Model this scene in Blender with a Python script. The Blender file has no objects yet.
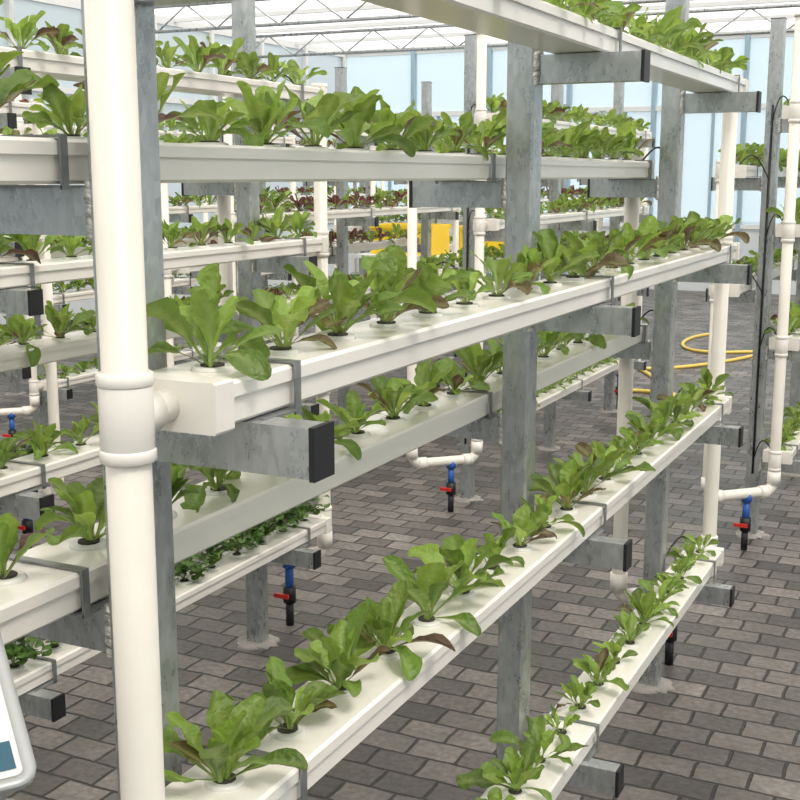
import bpy, math, random
from mathutils import Vector, Matrix

scene = bpy.context.scene
scene.view_settings.view_transform = 'Standard'
EYE = 1.65

# ------------------------------------------------------------------ materials
def mat_new(name):
    m = bpy.data.materials.new(name); m.use_nodes = True
    nt = m.node_tree
    b = nt.nodes.get('Principled BSDF')
    return m, nt, b

def simple(name, col, rough=0.5, metal=0.0, noise=0.0, nscale=20, bump=0.0, bscale=60):
    m, nt, b = mat_new(name)
    b.inputs['Base Color'].default_value = (*col, 1)
    b.inputs['Roughness'].default_value = rough
    b.inputs['Metallic'].default_value = metal
    tc = nt.nodes.new('ShaderNodeTexCoord')
    if noise > 0:
        n = nt.nodes.new('ShaderNodeTexNoise'); n.inputs['Scale'].default_value = nscale
        n.inputs['Detail'].default_value = 5
        nt.links.new(tc.outputs['Object'], n.inputs['Vector'])
        r = nt.nodes.new('ShaderNodeValToRGB')
        r.color_ramp.elements[0].position = 0.3; r.color_ramp.elements[1].position = 0.7
        lo = [max(0, c*(1-noise)) for c in col]; hi = [min(1, c*(1+noise)) for c in col]
        r.color_ramp.elements[0].color = (*lo, 1); r.color_ramp.elements[1].color = (*hi, 1)
        nt.links.new(n.outputs['Fac'], r.inputs['Fac'])
        nt.links.new(r.outputs['Color'], b.inputs['Base Color'])
    if bump > 0:
        n2 = nt.nodes.new('ShaderNodeTexNoise'); n2.inputs['Scale'].default_value = bscale
        nt.links.new(tc.outputs['Object'], n2.inputs['Vector'])
        bp = nt.nodes.new('ShaderNodeBump'); bp.inputs['Strength'].default_value = bump
        bp.inputs['Distance'].default_value = 0.003
        nt.links.new(n2.outputs['Fac'], bp.inputs['Height'])
        nt.links.new(bp.outputs['Normal'], b.inputs['Normal'])
    return m

def galv_material():
    m, nt, b = mat_new('galvanised_steel')
    tc = nt.nodes.new('ShaderNodeTexCoord')
    v = nt.nodes.new('ShaderNodeTexVoronoi'); v.inputs['Scale'].default_value = 110
    n = nt.nodes.new('ShaderNodeTexNoise'); n.inputs['Scale'].default_value = 22; n.inputs['Detail'].default_value = 8
    n.inputs['Roughness'].default_value = .7
    mp = nt.nodes.new('ShaderNodeMapping'); mp.inputs['Scale'].default_value = (1, 1, .45)
    nt.links.new(tc.outputs['Object'], mp.inputs['Vector'])
    nt.links.new(mp.outputs['Vector'], v.inputs['Vector']); nt.links.new(mp.outputs['Vector'], n.inputs['Vector'])
    mx = nt.nodes.new('ShaderNodeMix'); mx.data_type = 'FLOAT'; mx.inputs[0].default_value = .25
    nt.links.new(n.outputs['Fac'], mx.inputs[2]); nt.links.new(v.outputs['Color'], mx.inputs[3])
    r = nt.nodes.new('ShaderNodeValToRGB')
    r.color_ramp.elements[0].position = .3; r.color_ramp.elements[0].color = (.32, .335, .34, 1)
    r.color_ramp.elements[1].position = .7; r.color_ramp.elements[1].color = (.56, .58, .585, 1)
    nt.links.new(mx.outputs[0], r.inputs['Fac']); nt.links.new(r.outputs['Color'], b.inputs['Base Color'])
    rr_ = nt.nodes.new('ShaderNodeMapRange'); rr_.inputs[1].default_value = .3; rr_.inputs[2].default_value = .7
    rr_.inputs[3].default_value = .20; rr_.inputs[4].default_value = .45
    nt.links.new(n.outputs['Fac'], rr_.inputs[0]); nt.links.new(rr_.outputs[0], b.inputs['Roughness'])
    b.inputs['Metallic'].default_value = .65
    return m

M_GALV = galv_material()
M_WELD = simple('weld_paint', (.62, .61, .58), .4, .5, .35, 80, .9, 140)
M_CH = simple('channel_white_plastic', (.87, .83, .775), .20, 0, .03, 6)
M_PIPE = simple('pvc_pipe_cream', (.82, .775, .70), .33, 0, .05, 7)
M_FIT = simple('pvc_fitting', (.86, .82, .76), .28)
M_BLACK = simple('black_rubber', (.012, .012, .014), .5)
M_BLUE = simple('blue_valve', (.03, .12, .45), .4)
M_RED = simple('red_handle', (.6, .03, .02), .4)
M_SPONGE = simple('dark_growing_sponge', (.05, .045, .035), .9, 0, .3, 90)
M_CUP = simple('white_net_cup', (.74, .73, .69), .4)
M_STRAP = simple('grey_strap', (.26, .27, .27), .38, .5, .2, 30)

def leaf_material():
    m, nt, b = mat_new('lettuce_leaf')
    at = nt.nodes.new('ShaderNodeAttribute'); at.attribute_name = 'Col'
    tc = nt.nodes.new('ShaderNodeTexCoord')
    n = nt.nodes.new('ShaderNodeTexNoise'); n.inputs['Scale'].default_value = 70; n.inputs['Detail'].default_value = 4
    nt.links.new(tc.outputs['Object'], n.inputs['Vector'])
    hsv = nt.nodes.new('ShaderNodeHueSaturation'); hsv.inputs['Saturation'].default_value = .95
    mr = nt.nodes.new('ShaderNodeMapRange'); mr.inputs[3].default_value = .7; mr.inputs[4].default_value = 1.25
    nt.links.new(n.outputs['Fac'], mr.inputs[0]); nt.links.new(mr.outputs[0], hsv.inputs['Value'])
    nt.links.new(at.outputs['Color'], hsv.inputs['Color'])
    nt.links.new(hsv.outputs['Color'], b.inputs['Base Color'])
    b.inputs['Roughness'].default_value = .40
    bp = nt.nodes.new('ShaderNodeBump'); bp.inputs['Strength'].default_value = .9; bp.inputs['Distance'].default_value = .005
    n2 = nt.nodes.new('ShaderNodeTexNoise'); n2.inputs['Scale'].default_value = 110
    nt.links.new(tc.outputs['Object'], n2.inputs['Vector'])
    nt.links.new(n2.outputs['Fac'], bp.inputs['Height']); nt.links.new(bp.outputs['Normal'], b.inputs['Normal'])
    tr = nt.nodes.new('ShaderNodeBsdfTranslucent')
    hs2 = nt.nodes.new('ShaderNodeHueSaturation'); hs2.inputs['Value'].default_value = 1.6; hs2.inputs['Hue'].default_value = .48
    nt.links.new(hsv.outputs['Color'], hs2.inputs['Color']); nt.links.new(hs2.outputs['Color'], tr.inputs['Color'])
    mix = nt.nodes.new('ShaderNodeMixShader'); mix.inputs[0].default_value = .35
    out = nt.nodes.get('Material Output')
    nt.links.new(b.outputs[0], mix.inputs[1]); nt.links.new(tr.outputs[0], mix.inputs[2])
    nt.links.new(mix.outputs[0], out.inputs['Surface'])
    return m
M_LEAF = leaf_material()

def floor_material():
    m, nt, b = mat_new('paver_floor')
    tc = nt.nodes.new('ShaderNodeTexCoord')
    nd = nt.nodes.new('ShaderNodeTexNoise'); nd.inputs['Scale'].default_value = 9; nd.inputs['Detail'].default_value = 3
    nt.links.new(tc.outputs['Object'], nd.inputs['Vector'])
    sb = nt.nodes.new('ShaderNodeVectorMath'); sb.operation = 'SUBTRACT'; sb.inputs[1].default_value = (.5, .5, .5)
    nt.links.new(nd.outputs['Color'], sb.inputs[0])
    sc = nt.nodes.new('ShaderNodeVectorMath'); sc.operation = 'SCALE'; sc.inputs['Scale'].default_value = .018
    nt.links.new(sb.outputs[0], sc.inputs[0])
    ad = nt.nodes.new('ShaderNodeVectorMath'); ad.operation = 'ADD'
    nt.links.new(tc.outputs['Object'], ad.inputs[0]); nt.links.new(sc.outputs[0], ad.inputs[1])
    br = nt.nodes.new('ShaderNodeTexBrick')
    br.inputs['Scale'].default_value = 1.0
    br.inputs['Brick Width'].default_value = .155
    br.inputs['Row Height'].default_value = .108
    br.inputs['Mortar Size'].default_value = .006
    br.inputs['Mortar Smooth'].default_value = .5
    br.inputs['Bias'].default_value = 0
    br.inputs['Color1'].default_value = (.050, .045, .041, 1)
    br.inputs['Color2'].default_value = (.170, .153, .140, 1)
    br.inputs['Mortar'].default_value = (.018, .016, .015, 1)
    nt.links.new(ad.outputs[0], br.inputs['Vector'])
    n = nt.nodes.new('ShaderNodeTexNoise'); n.inputs['Scale'].default_value = 2.2; n.inputs['Detail'].default_value = 9
    n.inputs['Roughness'].default_value = .7
    nt.links.new(tc.outputs['Object'], n.inputs['Vector'])
    mr = nt.nodes.new('ShaderNodeMapRange'); mr.inputs[1].default_value = .3; mr.inputs[2].default_value = .7
    mr.inputs[3].default_value = .6; mr.inputs[4].default_value = 1.5
    nt.links.new(n.outputs['Fac'], mr.inputs[0])
    n3 = nt.nodes.new('ShaderNodeTexNoise'); n3.inputs['Scale'].default_value = 45; n3.inputs['Detail'].default_value = 5
    nt.links.new(tc.outputs['Object'], n3.inputs['Vector'])
    mr3 = nt.nodes.new('ShaderNodeMapRange'); mr3.inputs[1].default_value = .3; mr3.inputs[2].default_value = .7
    mr3.inputs[3].default_value = .7; mr3.inputs[4].default_value = 1.3
    nt.links.new(n3.outputs['Fac'], mr3.inputs[0])
    mu = nt.nodes.new('ShaderNodeMath'); mu.operation = 'MULTIPLY'
    nt.links.new(mr.outputs[0], mu.inputs[0]); nt.links.new(mr3.outputs[0], mu.inputs[1])
    vm = nt.nodes.new('ShaderNodeVectorMath'); vm.operation = 'SCALE'
    nt.links.new(br.outputs['Color'], vm.inputs[0]); nt.links.new(mu.outputs[0], vm.inputs['Scale'])
    nt.links.new(vm.outputs[0], b.inputs['Base Color'])
    rg = nt.nodes.new('ShaderNodeMapRange'); rg.inputs[1].default_value = .35; rg.inputs[2].default_value = .65
    rg.inputs[3].default_value = .38; rg.inputs[4].default_value = .62
    nt.links.new(n.outputs['Fac'], rg.inputs[0]); nt.links.new(rg.outputs[0], b.inputs['Roughness'])
    bp = nt.nodes.new('ShaderNodeBump'); bp.invert = True; bp.inputs['Strength'].default_value = .8; bp.inputs['Distance'].default_value = .008
    nt.links.new(br.outputs['Fac'], bp.inputs['Height'])
    bp2 = nt.nodes.new('ShaderNodeBump'); bp2.inputs['Strength'].default_value = .35; bp2.inputs['Distance'].default_value = .006
    nt.links.new(n3.outputs['Fac'], bp2.inputs['Height']); nt.links.new(bp.outputs['Normal'], bp2.inputs['Normal'])
    nt.links.new(bp2.outputs['Normal'], b.inputs['Normal'])
    return m

def film_material(name, tint, transp, base):
    m, nt, b = mat_new(name)
    out = nt.nodes.get('Material Output')
    tr = nt.nodes.new('ShaderNodeBsdfTransparent'); tr.inputs[0].default_value = (*tint, 1)
    tl = nt.nodes.new('ShaderNodeBsdfTranslucent'); tl.inputs[0].default_value = (*base, 1)
    b.inputs['Base Color'].default_value = (*base, 1); b.inputs['Roughness'].default_value = .3
    m1 = nt.nodes.new('ShaderNodeMixShader'); m1.inputs[0].default_value = .6
    nt.links.new(b.outputs[0], m1.inputs[1]); nt.links.new(tl.outputs[0], m1.inputs[2])
    m2 = nt.nodes.new('ShaderNodeMixShader'); m2.inputs[0].default_value = transp
    nt.links.new(m1.outputs[0], m2.inputs[1]); nt.links.new(tr.outputs[0], m2.inputs[2])
    nt.links.new(m2.outputs[0], out.inputs['Surface'])
    return m
M_FLOOR = floor_material()
M_FILM = film_material('roof_film', (1, .99, .97), .75, (.9, .89, .87))
M_POLY = film_material('polycarbonate_sheet', (.76, .81, .83), .33, (.66, .72, .75))
M_WINDOW = film_material('window_glass', (.78, .86, .90), .6, (.7, .78, .82))
M_ALU = simple('white_aluminium', (.72, .73, .73), .4)
M_BLUEFR = simple('blue_grey_frame', (.30, .42, .50), .45)
M_WALL = simple('wall_panel', (.62, .66, .68), .6, 0, .08, 3)
M_YEL = simple('yellow_plastic', (.85, .62, .03), .4)
M_HOSE = simple('yellow_hose', (.75, .55, .12), .5)
M_CONC = simple('concrete_patch', (.30, .28, .26), .85, 0, .25, 14, .6, 40)

# ------------------------------------------------------------------ mesh builder
class MB:
    def __init__(s):
        s.v = []; s.f = []; s.m = []; s.sm = []; s.mats = []; s.col = []
    def mi(s, mat):
        if mat not in s.mats: s.mats.append(mat)
        return s.mats.index(mat)
    def face(s, idx, mi, smooth=False):
        s.f.append(idx); s.m.append(mi); s.sm.append(smooth)
    def box(s, x0, x1, y0, y1, z0, z1, mat, bev=0.0):
        mi = s.mi(mat); o = len(s.v)
        if bev <= 0:
            s.v += [(x0,y0,z0),(x1,y0,z0),(x1,y1,z0),(x0,y1,z0),(x0,y0,z1),(x1,y0,z1),(x1,y1,z1),(x0,y1,z1)]
            for q in ((3,2,1,0),(4,5,6,7),(0,1,5,4),(1,2,6,5),(2,3,7,6),(3,0,4,7)):
                s.face([o+i for i in q], mi)
        else:
            c = bev
            ring = [(x0+c,y0),(x1-c,y0),(x1,y0+c),(x1,y1-c),(x1-c,y1),(x0+c,y1),(x0,y1-c),(x0,y0+c)]
            for z in (z0, z1):
                s.v += [(x,y,z) for x,y in ring]
            n = 8
            s.face([o+i for i in range(n)][::-1], mi); s.face([o+n+i for i in range(n)], mi)
            for i in range(n):
                j = (i+1) % n
                s.face([o+i, o+j, o+n+j, o+n+i], mi, False)
    def tube(s, pts, r, mat, seg=16, cap=True, radii=None):
        mi = s.mi(mat); P = [Vector(p) for p in pts]; rings = []
        up = None
        for i, p in enumerate(P):
            if i == 0: d = P[1]-P[0]
            elif i == len(P)-1: d = P[-1]-P[-2]
            else: d = (P[i]-P[i-1]).normalized() + (P[i+1]-P[i]).normalized()
            d.normalize()
            if up is None:
                up = Vector((0,0,1)) if abs(d.z) < .9 else Vector((1,0,0))
            a = d.cross(up)
            if a.length < 1e-4: a = d.cross(Vector((0.3,1,0.2)))
            a.normalize(); b = a.cross(d).normalized(); up = b
            rr = radii[i] if radii else r
            o = len(s.v)
            for k in range(seg):
                t = 2*math.pi*k/seg
                s.v.append(tuple(p + a*math.cos(t)*rr + b*math.sin(t)*rr))
            rings.append(o)
        for q in range(len(rings)-1):
            a0, b0 = rings[q], rings[q+1]
            for k in range(seg):
                j = (k+1) % seg
                s.face([a0+k, b0+k, b0+j, a0+j], mi, True)
        if cap:
            s.face([rings[0]+k for k in range(seg)], mi)
            s.face([rings[-1]+k for k in range(seg)][::-1], mi)
    def extrude_y(s, prof, y0, y1, mat):
        mi = s.mi(mat); n = len(prof); o = len(s.v)
        for y in (y0, y1): s.v += [(x, y, z) for x, z in prof]
        for i in range(n):
            j = (i+1) % n
            s.face([o+i, o+j, o+n+j, o+n+i], mi)
        s.face([o+i for i in range(n)][::-1], mi); s.face([o+n+i for i in range(n)], mi)
    def mesh(s, name):
        me = bpy.data.meshes.new(name)
        me.from_pydata(s.v, [], s.f)
        for m in s.mats: me.materials.append(m)
        me.polygons.foreach_set('material_index', s.m)
        me.polygons.foreach_set('use_smooth', s.sm)
        if s.col:
            ca = me.color_attributes.new('Col', 'FLOAT_COLOR', 'POINT')
            flat = []
            for c in s.col: flat += [c[0], c[1], c[2], 1.0]
            ca.data.foreach_set('color', flat)
        me.update()
        return me

def obj(name, me, parent=None, loc=(0,0,0)):
    o = bpy.data.objects.new(name, me); scene.collection.objects.link(o)
    o.location = loc
    if parent: o.parent = parent
    return o
def empty(name, loc=(0,0,0)):
    o = bpy.data.objects.new(name, None); scene.collection.objects.link(o); o.location = loc
    o.empty_display_size = .1
    return o
def arc(center, a, b, r, t0, t1, n=8):
    c = Vector(center); a = Vector(a); b = Vector(b)
    return [tuple(c + a*r*math.cos(t0+(t1-t0)*i/n) + b*r*math.sin(t0+(t1-t0)*i/n)) for i in range(n+1)]

# ------------------------------------------------------------------ rack
CX = -.875
POSTS = [1.10, 2.40, 3.70]
PW = .030
ARM = .250
AH = .028
R_LV = [1.86, 1.357, .86, .345]
L_LV = [1.61, 1.11]
CH_IN, CH_OUT = .056, .170
CHH = .050
XC = (CH_IN+CH_OUT)/2
EXT = {1: (1.022, 3.92), -1: (.775, 3.685)}
PIP = {1: (.945, 3.995), -1: (.70, 3.752)}
PX = {1: .113, -1: -.13}
NPL = 20
def ply(side):
    a, b = EXT[side]
    return [a+.075 + (b-a-.15)*i/(NPL-1) for i in range(NPL)]

def channels_mesh():
    mb = MB()
    for side, lv in ((1, R_LV), (-1, L_LV)):
        CY0, CY1 = EXT[side]
        for z in lv:
            zb = z + AH + .002
            w = (CH_OUT-CH_IN)/2; xc = side*XC
            l = .0035
            prof = [(-w+.006, 0), (w-.006, 0), (w-.002, .004), (w-.002, .032), (w+l, .032), (w+l, CHH-.004), (w+l-.004, CHH),
                    (-w-l+.004, CHH), (-w-l, CHH-.004), (-w-l, .032), (-w+.002, .032), (-w+.002, .004)]
            prof = [(xc+px, zb+pz) for px, pz in prof]
            mb.extrude_y(prof, CY0, CY1, M_CH)
            for ya, yb in ((CY0-.012, CY0+.022), (CY1-.022, CY1+.012)):
                p2 = [(-w-.004, -.003), (w+.004, -.003), (w+.006, .0), (w+.006, CHH), (w+.003, CHH+.002), (-w-.003, CHH+.002), (-w-.006, CHH), (-w-.006, 0)]
                p2 = [(xc+px, zb+pz) for px, pz in p2]
                mb.extrude_y(p2, ya, yb, M_FIT)
            for y in ply(side):
                zt = zb+CHH
                mb.tube([(xc, y, zt-.002), (xc, y, zt+.004), (xc, y, zt+.0045)], .026, M_CUP, 16, True, [.025, .0235, .020])
                mb.tube([(xc, y, zt+.0045), (xc, y, zt+.007)], .014, M_SPONGE, 10)
    return mb.mesh('growing_channels')

def frame_mesh():
    mb = MB()
    rng = random.Random(5)
    for y in POSTS:
        mb.box(-PW, PW, y-PW, y+PW, 0.0, 2.31, M_GALV, .005)
        mb.box(-PW, PW, y-PW, y+PW, 2.31, 2.314, M_BLACK)
        mb.box(-.055, .055, y-.055, y+.055, 0.0, .006, M_GALV)
        for side, lv in ((1, R_LV), (-1, L_LV)):
            for z in lv:
                xa, xb = PW*side, ARM*side
                x0, x1 = min(xa, xb), max(xa, xb)
                mb.box(x0, x1, y-.02, y+.02, z-AH, z+AH, M_GALV)
                xc = ARM*side
                mb.box(min(xc-.004*side, xc+.003*side), max(xc-.004*side, xc+.003*side), y-.022, y+.022, z-AH-.002, z+AH+.0015, M_BLACK)
                for k in range(11):
                    t = -AH + 2*AH*k/10
                    r = .0045 + rng.random()*.0035
                    x = (PW+.001)*side
                    mb.tube([(x-.010*side, y-.024, z+t-r), (x+.001*side, y-.024, z+t), (x+.006*side, y-.021, z+t+r)], r, M_WELD, 6, True, [r*.6, r, r*.5])
                zb = z+AH; xo = (CH_OUT+.006)*side; xi = (CH_IN-.006)*side
                zt = zb+CHH+.003
                ya, yb = (y+.066, y+.078) if side > 0 else (y-.050, y-.038)
                def bx(a, b, c, d, e, f): mb.box(min(a,b), max(a,b), c, d, e, f, M_STRAP)
                bx(xi-.003*side, xo+.003*side, ya, yb, zt, zt+.003)
                bx(xo, xo+.003*side, ya, yb, zb-.006, zt)
                bx(xi, xi-.003*side, ya, yb, zb-.004, zt)
                bx(xi-.003*side, xo+.003*side, min(ya, y), max(yb, y), zb-.0025, zb+.0005)
    return mb.mesh('steel_frame')

def pads_mesh():
    mb = MB(); rng = random.Random(2); mi = mb.mi(M_CONC)
    for y in POSTS:
        n = 22; o = len(mb.v)
        rad = [.062+.025*rng.random() for _ in range(n)]
        for sc, z in ((1.0, 0.0), (.93, .006), (.6, .011)):
            for i in range(n):
                t = 2*math.pi*i/n
                mb.v.append((rad[i]*sc*math.cos(t), y+rad[i]*sc*math.sin(t), z))
        for k in range(2):
            for i in range(n):
                j = (i+1) % n; mb.face([o+k*n+i, o+k*n+j, o+(k+1)*n+j, o+(k+1)*n+i], mi)
        mb.face([o+2*n+i for i in range(n)], mi)
    return mb.mesh('concrete_footings')

def pipes_mesh():
    mb = MB()
    r = .0235
    zb = .26
    for e_, sgn, top in ((0, 1, 2.30), (1, -1, 1.95)):
        rad = .05
        A = Vector((PX[1], PIP[1][e_], 0)); B = Vector((PX[-1], PIP[-1][e_], 0))
        h = (B-A).normalized()
        up = Vector((0, 0, 1))
        pts = [tuple(A+up*top), tuple(A+up*(zb+rad))]
        pts += arc(A+h*rad+up*(zb+rad), -h, -up, rad, 0, math.pi/2)[1:]
        pts += arc(B-h*rad+up*(zb+rad), -up, h, rad, 0, math.pi/2)
        pts += [tuple(B+up*1.70)]
        mb.tube(pts, r, M_PIPE, 18)
        for Q, s_, tt in ((A, 1, top), (B, -1, 1.70)):
            mb.tube([tuple(Q+up*(zb+.03)), tuple(Q+up*(zb+.09))], .029, M_FIT, 18)
            mb.tube([tuple(Q+h*s_*.03+up*zb), tuple(Q+h*s_*.075+up*zb)], .029, M_FIT, 18)
            mb.tube([tuple(Q+up*(tt-.001)), tuple(Q+up*(tt+.012))], .028, M_FIT, 18)
        for side, lv in ((1, R_LV), (-1, L_LV)):
            yy = PIP[side][e_]
            CY0, CY1 = EXT[side]
            for z in lv:
                zc = z+AH+.026
                x = PX[side]; xc = side*XC
                mb.tube([(x, yy, zc-.042), (x, yy, zc-.040), (x, yy, zc+.040), (x, yy, zc+.042)], .029, M_FIT, 20, True, [.026, .0275, .0275, .026])
                mb.tube([(x, yy, zc-.046), (x, yy, zc-.044), (x, yy, zc-.034), (x, yy, zc-.032)], .029, M_FIT, 20, True, [.0265, .0290, .0290, .0275])
                mb.tube([(x, yy, zc+.032), (x, yy, zc+.034), (x, yy, zc+.044), (x, yy, zc+.046)], .029, M_FIT, 20, True, [.0275, .0290, .0290, .0265])
                ye = (CY0-.010) if sgn > 0 else (CY1+.010)
                mb.tube([(x, yy, zc), (x+(xc-x)*.5, yy+sgn*.038, zc)], .023, M_FIT, 18)
                mb.tube([(x, yy, zc), (xc, ye, zc)], .018, M_FIT, 16)
        M_ = A.lerp(B, .4); x, yy = M_.x, M_.y
        mb.tube([(x, yy, zb), (x, yy, zb-.035)], .024, M_BLUE, 14)
        mb.tube([(x, yy, zb-.035), (x, yy, .135)], .016, M_BLUE, 12)
        mb.tube([(x, yy, .15), (x, yy, .09)], .024, M_BLACK, 14)
        mb.tube([(x, yy, .12), (x, yy-.03, .12)], .008, M_RED, 8)
        mb.box(x-.045, x+.015, yy-.038, yy-.028, .112, .128, M_RED)
        mb.tube([(x, yy, .09), (x, yy, 0.0)], .015, M_BLACK, 12)
    return mb.mesh('pvc_irrigation_pipe')

def tubes_mesh(which):
    mb = MB()
    yend, sg = (POSTS[-1], 1) if which == 'far' else (POSTS[0], -1)
    mb.tube([(.0, yend+sg*.036, .3), (0, yend+sg*.036, 1.95)], .005, M_BLACK, 8)
    for side, lv in ((1, R_LV), (-1, L_LV)):
        for z in lv:
            zt = z+AH+CHH+.003
            x1 = side*(.08); y0 = yend+sg*.036
            ye = (EXT[side][1]-.02) if sg > 0 else (EXT[side][0]+.02)
            pts = []
            for i in range(13):
                t = i/12
                pts.append((x1*t, y0+(ye-y0)*t + sg*.03*math.sin(math.pi*t), (z+.02)*(1-t)+zt*t + .07*math.sin(math.pi*t)))
            mb.tube(pts, .003, M_BLACK, 6)
    return mb.mesh('feed_hoses')

# ------------------------------------------------------------------ plants
TS = [0, .12, .24, .36, .46, .56, .66, .76, .85, .93, .98, 1.0]
US = [-1, -.5, 0, .5, 1]
def leafw(t):
    if t < .22: f = .17 - .03*t/.22
    else:
        q = min(1, (t-.22)/.46); q = q*q*(3-2*q); f = .14 + .86*q
    if t > .70:
        q = (t-.70)/.30; f *= math.sqrt(max(0, 1-q*q*.97))
    return f
def leaf(mb, base, az, L, W, e0, e1, col, rng, mi, fold=.3, wave=.06, paley=1):
    ca, sa = math.cos(az), math.sin(az)
    r, z = .004, 0.0; tp = 0
    tw = rng.uniform(-.7, .7); side_curve = rng.uniform(-.18, .18)
    ph = rng.uniform(0, 6); fr = rng.uniform(11, 19)
    o = len(mb.v)
    for t in TS:
        e = e0 + (e1-e0)*(t**1.5)
        dl = (t-tp)*L; tp = t
        r += math.cos(e)*dl; z += math.sin(e)*dl
        w = leafw(t)*W*.5
        ang = tw*t
        nr, nz = -math.sin(e), math.cos(e)
        cs = side_curve*L*t*t
        for u in US:
            off = u*w*(1+.10*math.sin(ph*2+t*fr*1.3+u))
            lift = (abs(u)**1.4)*w*fold + wave*w*math.sin(ph+t*fr+u*2.2)*abs(u)
            so = off*math.cos(ang) - lift*math.sin(ang) + cs
            no = off*math.sin(ang) + lift*math.cos(ang)
            rr = r + nr*no; zz = z + nz*no
            mb.v.append((base[0]+ca*rr - sa*so, base[1]+sa*rr + ca*so, base[2]+zz))
            k = max(0, 1-abs(u)*2.2)*(1-t*.75)
            if t < .3: k = max(k, .75*(1-t/.3))
            k *= .6*paley
            pale = (.42, .52, .19)
            mb.col.append(tuple(col[i]*(1-k)+pale[i]*k for i in range(3)))
    n = len(US)
    for i in range(len(TS)-1):
        for j in range(n-1):
            a = o+i*n+j
            mb.face([a, a+1, a+n+1, a+n], mi, True)

def lettuce(mb, x, y, z, size, rng, mi, tone='green', bronze=.2):
    n = rng.randint(11, 17)
    a0 = rng.uniform(0, 6.28)
    lx, ly = rng.uniform(-.2, .2), rng.uniform(-.2, .2)
    red = tone == 'red' and rng.random() < .45
    for i in range(n):
        q = i/(n-1)
        az = a0 + i*2.4 + rng.uniform(-.4, .4)
        L = size*(1.0-.20*q)*rng.uniform(.7, 1.2)
        e0 = math.radians(34+46*q+rng.uniform(-13, 13)) + lx*math.cos(az) + ly*math.sin(az)
        e1 = e0 - math.radians(40-18*q+rng.uniform(-28, 28))
        if i < 3 and rng.random() < .5: e1 -= .7
        W = L*rng.uniform(.29, .42)
        g = rng.uniform(.6, 1.15)
        col = [.150*g, .270*g, .030*g]
        if q > .5: col = [.25*g, .40*g, .050*g]
        if i < 6 and rng.random() < bronze:
            h = rng.random(); col = [.10+.05*h, .050+.08*h, .035]
        if red and rng.random() < .8: col = [.16*g, .045*g, .04*g]
        leaf(mb, (x+rng.uniform(-.005,.005), y+rng.uniform(-.005,.005), z-.001), az, L, W, e0, e1, col, rng, mi, rng.uniform(.1, .7), rng.uniform(.10, .38))

def herb(mb, x, y, z, size, rng, mi):
    for s in range(20):
        az = rng.uniform(0, 6.28); e = math.radians(rng.uniform(25, 88)); L = size*rng.uniform(.4, 1)
        d = Vector((math.cos(az)*math.cos(e), math.sin(az)*math.cos(e), math.sin(e)))
        p0 = Vector((x, y, z)); p1 = p0 + d*L
        o = len(mb.v); sd = Vector((-math.sin(az), math.cos(az), 0))*.0012
        for p in (p0-sd, p0+sd, p1+sd, p1-sd):
            mb.v.append(tuple(p)); mb.col.append((.2, .28, .08))
        mb.face([o, o+1, o+2, o+3], mi, False)
        for t in (.45, .7, .85, 1.0, 1.0):
            p = p0.lerp(p1, t); g = rng.uniform(.6, 1.2)
            leaf(mb, tuple(p), rng.uniform(0, 6.28), size*.27, size*.23, rng.uniform(-.1, .7), rng.uniform(-.6, .2), [.085*g, .19*g, .03*g], rng, mi, .2, .15, .3)

def plants_mesh(seed, herbs=(), tone='green'):
    mb = MB(); rng = random.Random(seed); mi = mb.mi(M_LEAF)
    for side, lv in ((1, R_LV), (-1, L_LV)):
        for li, z in enumerate(lv):
            zt = z+AH+CHH+.008
            for k, y in enumerate(ply(side)):
                base = (.108, .105, .105, .088)[li] if side > 0 else (.102, .104)[li]
                sz = base*rng.uniform(.74, 1.20)
                if k < 1 and side > 0 and li == 1: sz = .120
                yy = y + rng.uniform(-.008, .008)
                br = 0.03 if (side > 0 and li == 3) else (.30 if side > 0 and li == 1 else .2)
                if (side, li) in herbs: herb(mb, side*XC, yy, zt, .125, rng, mi)
                else: lettuce(mb, side*XC, yy, zt, sz, rng, mi, tone, br)
    return mb.mesh('lettuce_plants')

me_ch, me_fr, me_pad, me_pi = channels_mesh(), frame_mesh(), pads_mesh(), pipes_mesh()
me_tf, me_tn = tubes_mesh('far'), tubes_mesh('near')
pl = [plants_mesh(11), plants_mesh(23, ((1, 3),)), plants_mesh(37, ((1, 3),), 'red'), plants_mesh(51)]

ROW = 1.43; COL = 4.47
for k in range(5):
    for j in range(3):
        if j == 2 and k < 2: continue
        loc = (CX-ROW*k, COL*j, 0)
        if k == 1 and j == 0: loc = (CX-1.36, -.25, 0)
        e = empty('hydroponic_rack', loc)
        for nm, me in (('growing_channels', me_ch), ('steel_frame', me_fr), ('concrete_footings', me_pad), ('feed_hoses', me_tf), ('pvc_irrigation_pipe', me_pi)):
            obj(nm, me, e)
        if j == 1: obj('feed_hoses', me_tn, e)
        if k == 0: p = pl[0] if j == 0 else pl[3]
        elif k == 1: p = pl[1] if j == 0 else pl[0]
        elif k == 2: p = pl[2]
        else: p = pl[(k+j) % 4]
        obj('lettuce_plants', p, None, loc)

# ------------------------------------------------------------------ hall
X0, X1, Y0, Y1, ZC = -9.5, 3.2, -3.5, 17.5, 3.6
mb = MB(); mb.box(X0-.1, X1+.1, Y0-.1, Y1+.1, -.1, 0, M_FLOOR); obj('floor', mb.mesh('floor'))
mb = MB(); mb.box(X0-30, X1+30, Y0-30, Y1+30, -.2, -.101, M_CONC); obj('ground_outside', mb.mesh('ground_outside'))

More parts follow.
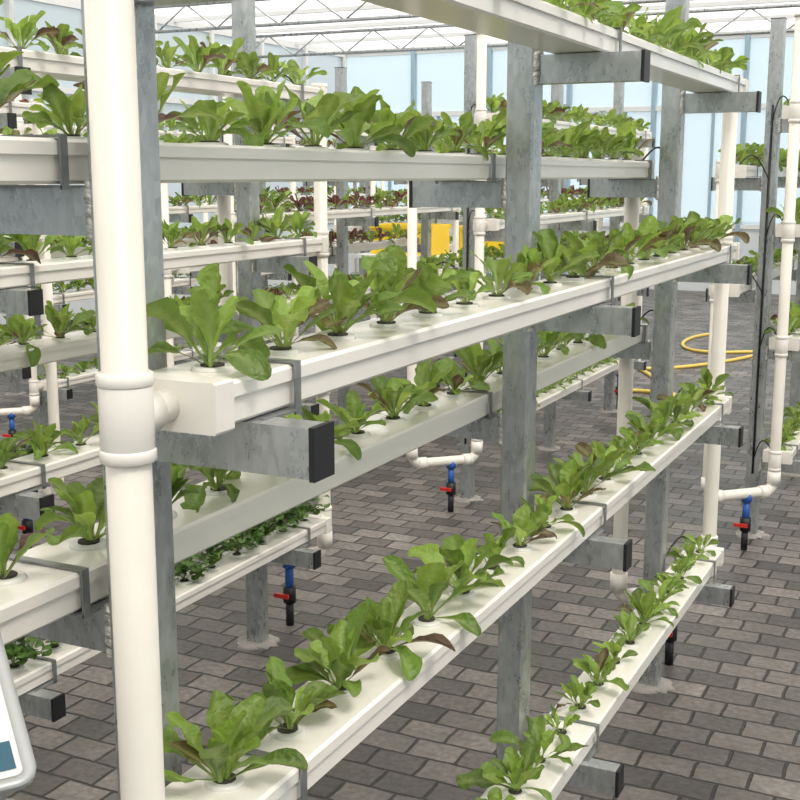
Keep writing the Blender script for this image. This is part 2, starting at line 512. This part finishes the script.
def wall(name, horizontal, const, a0, a1, inward, kind):
    mb = MB()
    t = .05
    def B(u0, u1, d0, d1, z0, z1, mat):
        if horizontal: mb.box(u0, u1, const+min(d0,d1), const+max(d0,d1), z0, z1, mat)
        else: mb.box(const+min(d0,d1), const+max(d0,d1), u0, u1, z0, z1, mat)
    B(a0, a1, 0, t, 0, .9, M_WALL)
    B(a0, a1, -.02, t+.02, .9, .96, M_ALU)
    B(a0, a1, -.02, t+.02, 2.55, 2.62, M_ALU)
    B(a0, a1, 0, t, 3.5, ZC, M_ALU)
    n = round((a1-a0)/1.25); st = (a1-a0)/n
    for i in range(n+1):
        u = a0+i*st
        B(u-.03, u+.03, -.03, t+.03, 0, ZC, M_ALU if kind else M_BLUEFR)
        if i < n and kind == 0:
            for q in (1/3, 2/3):
                B(u+st*q-.02, u+st*q+.02, 0, t, .96, 2.55, M_BLUEFR)
    obj(name, mb.mesh(name))
    mb = MB()
    if horizontal: mb.box(a0, a1, const+.02, const+.026, .96, ZC, M_POLY if kind else M_WINDOW)
    else: mb.box(const+.02, const+.026, a0, a1, .96, ZC, M_POLY if kind else M_WINDOW)
    return mb
wn = 0
for nm, h, c, a0, a1, kind in (('wall_left', False, X0, Y0, Y1, 1), ('wall_right', False, X1, Y0, Y1, 1), ('wall_back', True, Y1, X0, X1, 0), ('wall_front', True, Y0, X0, X1, 1)):
    m_ = wall(nm, h, c, a0, a1, 1, kind)
    wn += 1; obj('window_%d' % wn, m_.mesh('window_%d' % wn))
mb = MB(); mb.box(X0, X1, Y0, Y1, ZC, ZC+.01, M_FILM)
n = 14
for i in range(n+1):
    y = Y0+(Y1-Y0)*i/n
    mb.box(X0, X1, y-.02, y+.02, ZC-.05, ZC, M_ALU)
obj('ceiling', mb.mesh('ceiling'))
mb = MB()
for i in range(1, 7):
    y = Y0+(Y1-Y0)*i/7
    mb.tube([(X0+.06, y, ZC-.09), (X1-.06, y, ZC-.09)], .02, M_GALV, 8)
    mb.tube([(X0+.06, y, ZC-.36), (X1-.06, y, ZC-.36)], .02, M_GALV, 8)
    x = X0+.1; up = True
    while x < X1-.5:
        mb.tube([(x, y, ZC-.36 if up else ZC-.09), (x+.4, y, ZC-.09 if up else ZC-.36)], .01, M_GALV, 6)
        x += .4; up = not up
obj('roof_truss', mb.mesh('roof_truss'))

# ------------------------------------------------------------------ work table + yellow crates
def crate(name, loc, w, d, h, mat, rz=0):
    mb = MB(); t = .012
    mb.box(-w/2, w/2, -d/2, d/2, 0, t, mat)
    mb.box(-w/2, -w/2+t, -d/2, d/2, t, h, mat); mb.box(w/2-t, w/2, -d/2, d/2, t, h, mat)
    mb.box(-w/2+t, w/2-t, -d/2, -d/2+t, t, h, mat); mb.box(-w/2+t, w/2-t, d/2-t, d/2, t, h, mat)
    for s in (-1, 1):
        mb.box(-w/2-.012, w/2+.012, s*d/2-.012 if s < 0 else d/2, s*d/2 if s < 0 else d/2+.012, h-.03, h, mat)
        for q in range(-2, 3):
            mb.box(q*w/5-.008, q*w/5+.008, min(s*d/2, s*(d/2+.008)), max(s*d/2, s*(d/2+.008)), t, h-.03, mat)
    o = obj(name, mb.mesh(name), None, loc); o.rotation_euler[2] = rz
    return o
TX, TY = -3.9, 9.05
mb = MB()
mb.box(-.75, .75, -.3, .3, .98, 1.01, M_ALU)
for sx in (-.7, .7):
    for sy in (-.25, .25):
        mb.box(sx-.02, sx+.02, sy-.02, sy+.02, 0, .98, M_GALV)
mb.box(-.7, .7, -.26, -.24, .25, .28, M_GALV); mb.box(-.7, .7, .24, .26, .25, .28, M_GALV)
obj('work_table', mb.mesh('work_table'), None, (TX, TY, 0))
crate('plastic_crate', (TX-.38, TY, 1.01), .55, .36, .24, M_YEL)
crate('plastic_crate', (TX+.36, TY, 1.01), .55, .36, .24, M_YEL, .1)
mb = MB(); pts = []
for i in range(160):
    t = i/159
    pts.append((-2.45+.45*math.sin(t*12)+.3*t, 8.6+3.8*t+.35*math.cos(t*19), .014))
mb.tube(pts, .016, M_HOSE, 8)
obj('garden_hose', mb.mesh('garden_hose'))

# ------------------------------------------------------------------ information sign, lower left
C = Vector((-.672, .702, 1.152)); v = Vector((-.092, .062, .075)).normalized(); u = Vector((-.56, -.83, 0)).normalized()
u = (u - v*u.dot(v)).normalized(); nrm = v.cross(u).normalized()
if nrm.z < 0: nrm = -nrm
M_SIGNF = simple('silver_sign_frame', (.42, .43, .43), .35, .4)
M_SIGN = simple('sign_face', (.66, .68, .67), .3)
M_SIGNB = simple('sign_blue_print', (.02, .09, .14), .3)
mb = MB(); W_, H_, rc = .38, .26, .018
def rr(in_):
    pts = []
    w0, w1, h0, h1 = in_, W_-in_, in_, H_-in_; r = max(.004, rc-in_)
    for cx, cy, t0 in ((w1-r, h1-r, 0), (w0+r, h1-r, math.pi/2), (w0+r, h0+r, math.pi), (w1-r, h0+r, 1.5*math.pi)):
        for i in range(7):
            t = t0+math.pi/2*i/6
            pts.append((cx+r*math.cos(t), cy+r*math.sin(t)))
    return pts
def P(p, h): return tuple(C + u*p[0] + v*p[1] + nrm*h)
outer, inner = rr(0), rr(.011); n = len(outer); mi = mb.mi(M_SIGNF)
o = len(mb.v)
for ring, h in ((outer, -.004), (outer, .002), ([tuple((a[i]+b[i])/2 for i in (0,1)) for a, b in zip(outer, inner)], .003), (inner, .002), (inner, 0)):
    mb.v += [P(p, h) for p in ring]
for k in range(4):
    for i in range(n):
        j = (i+1) % n; mb.face([o+k*n+i, o+k*n+j, o+(k+1)*n+j, o+(k+1)*n+i], mi, k in (1, 2))
mb.face([o+i for i in range(n)][::-1], mi)
o = len(mb.v); mb.v += [P(p, .0005) for p in inner]; mb.face([o+i for i in range(n)], mb.mi(M_SIGN))
o = len(mb.v); mb.v += [P(p, .0012) for p in ((.016, .045), (.16, .045), (.16, .018), (.016, .018))]; mb.face([o+i for i in range(4)], mb.mi(M_SIGNB))
cen = C+u*.19+v*.13-nrm*.004
mb.tube([tuple(cen), tuple(cen-Vector((0,0,.06))), (cen.x, cen.y, .0)], .018, M_SIGNF, 12)
mb.tube([(cen.x, cen.y, 0), (cen.x, cen.y, .012)], .14, M_SIGNF, 24)
obj('information_sign', mb.mesh('information_sign'))

# ------------------------------------------------------------------ world + light
w = bpy.data.worlds.new('World'); scene.world = w; w.use_nodes = True
bg = w.node_tree.nodes['Background']; bg.inputs[0].default_value = (1.0, .985, .965, 1); bg.inputs[1].default_value = 1.8
sd = bpy.data.lights.new('sun', 'SUN'); sd.energy = 3.0; sd.angle = math.radians(18); sd.color = (1, .96, .9)
so = bpy.data.objects.new('sun', sd); scene.collection.objects.link(so); so.rotation_euler = (math.radians(18), math.radians(30), 0)

# ------------------------------------------------------------------ camera
cd = bpy.data.cameras.new('camera'); cd.lens = 54; cd.sensor_width = 36; cd.clip_start = .02
co = bpy.data.objects.new('camera', cd); scene.collection.objects.link(co)
co.location = (0, 0, EYE); co.rotation_euler = (math.radians(90-10.62), 0, math.radians(25.8))
scene.camera = co
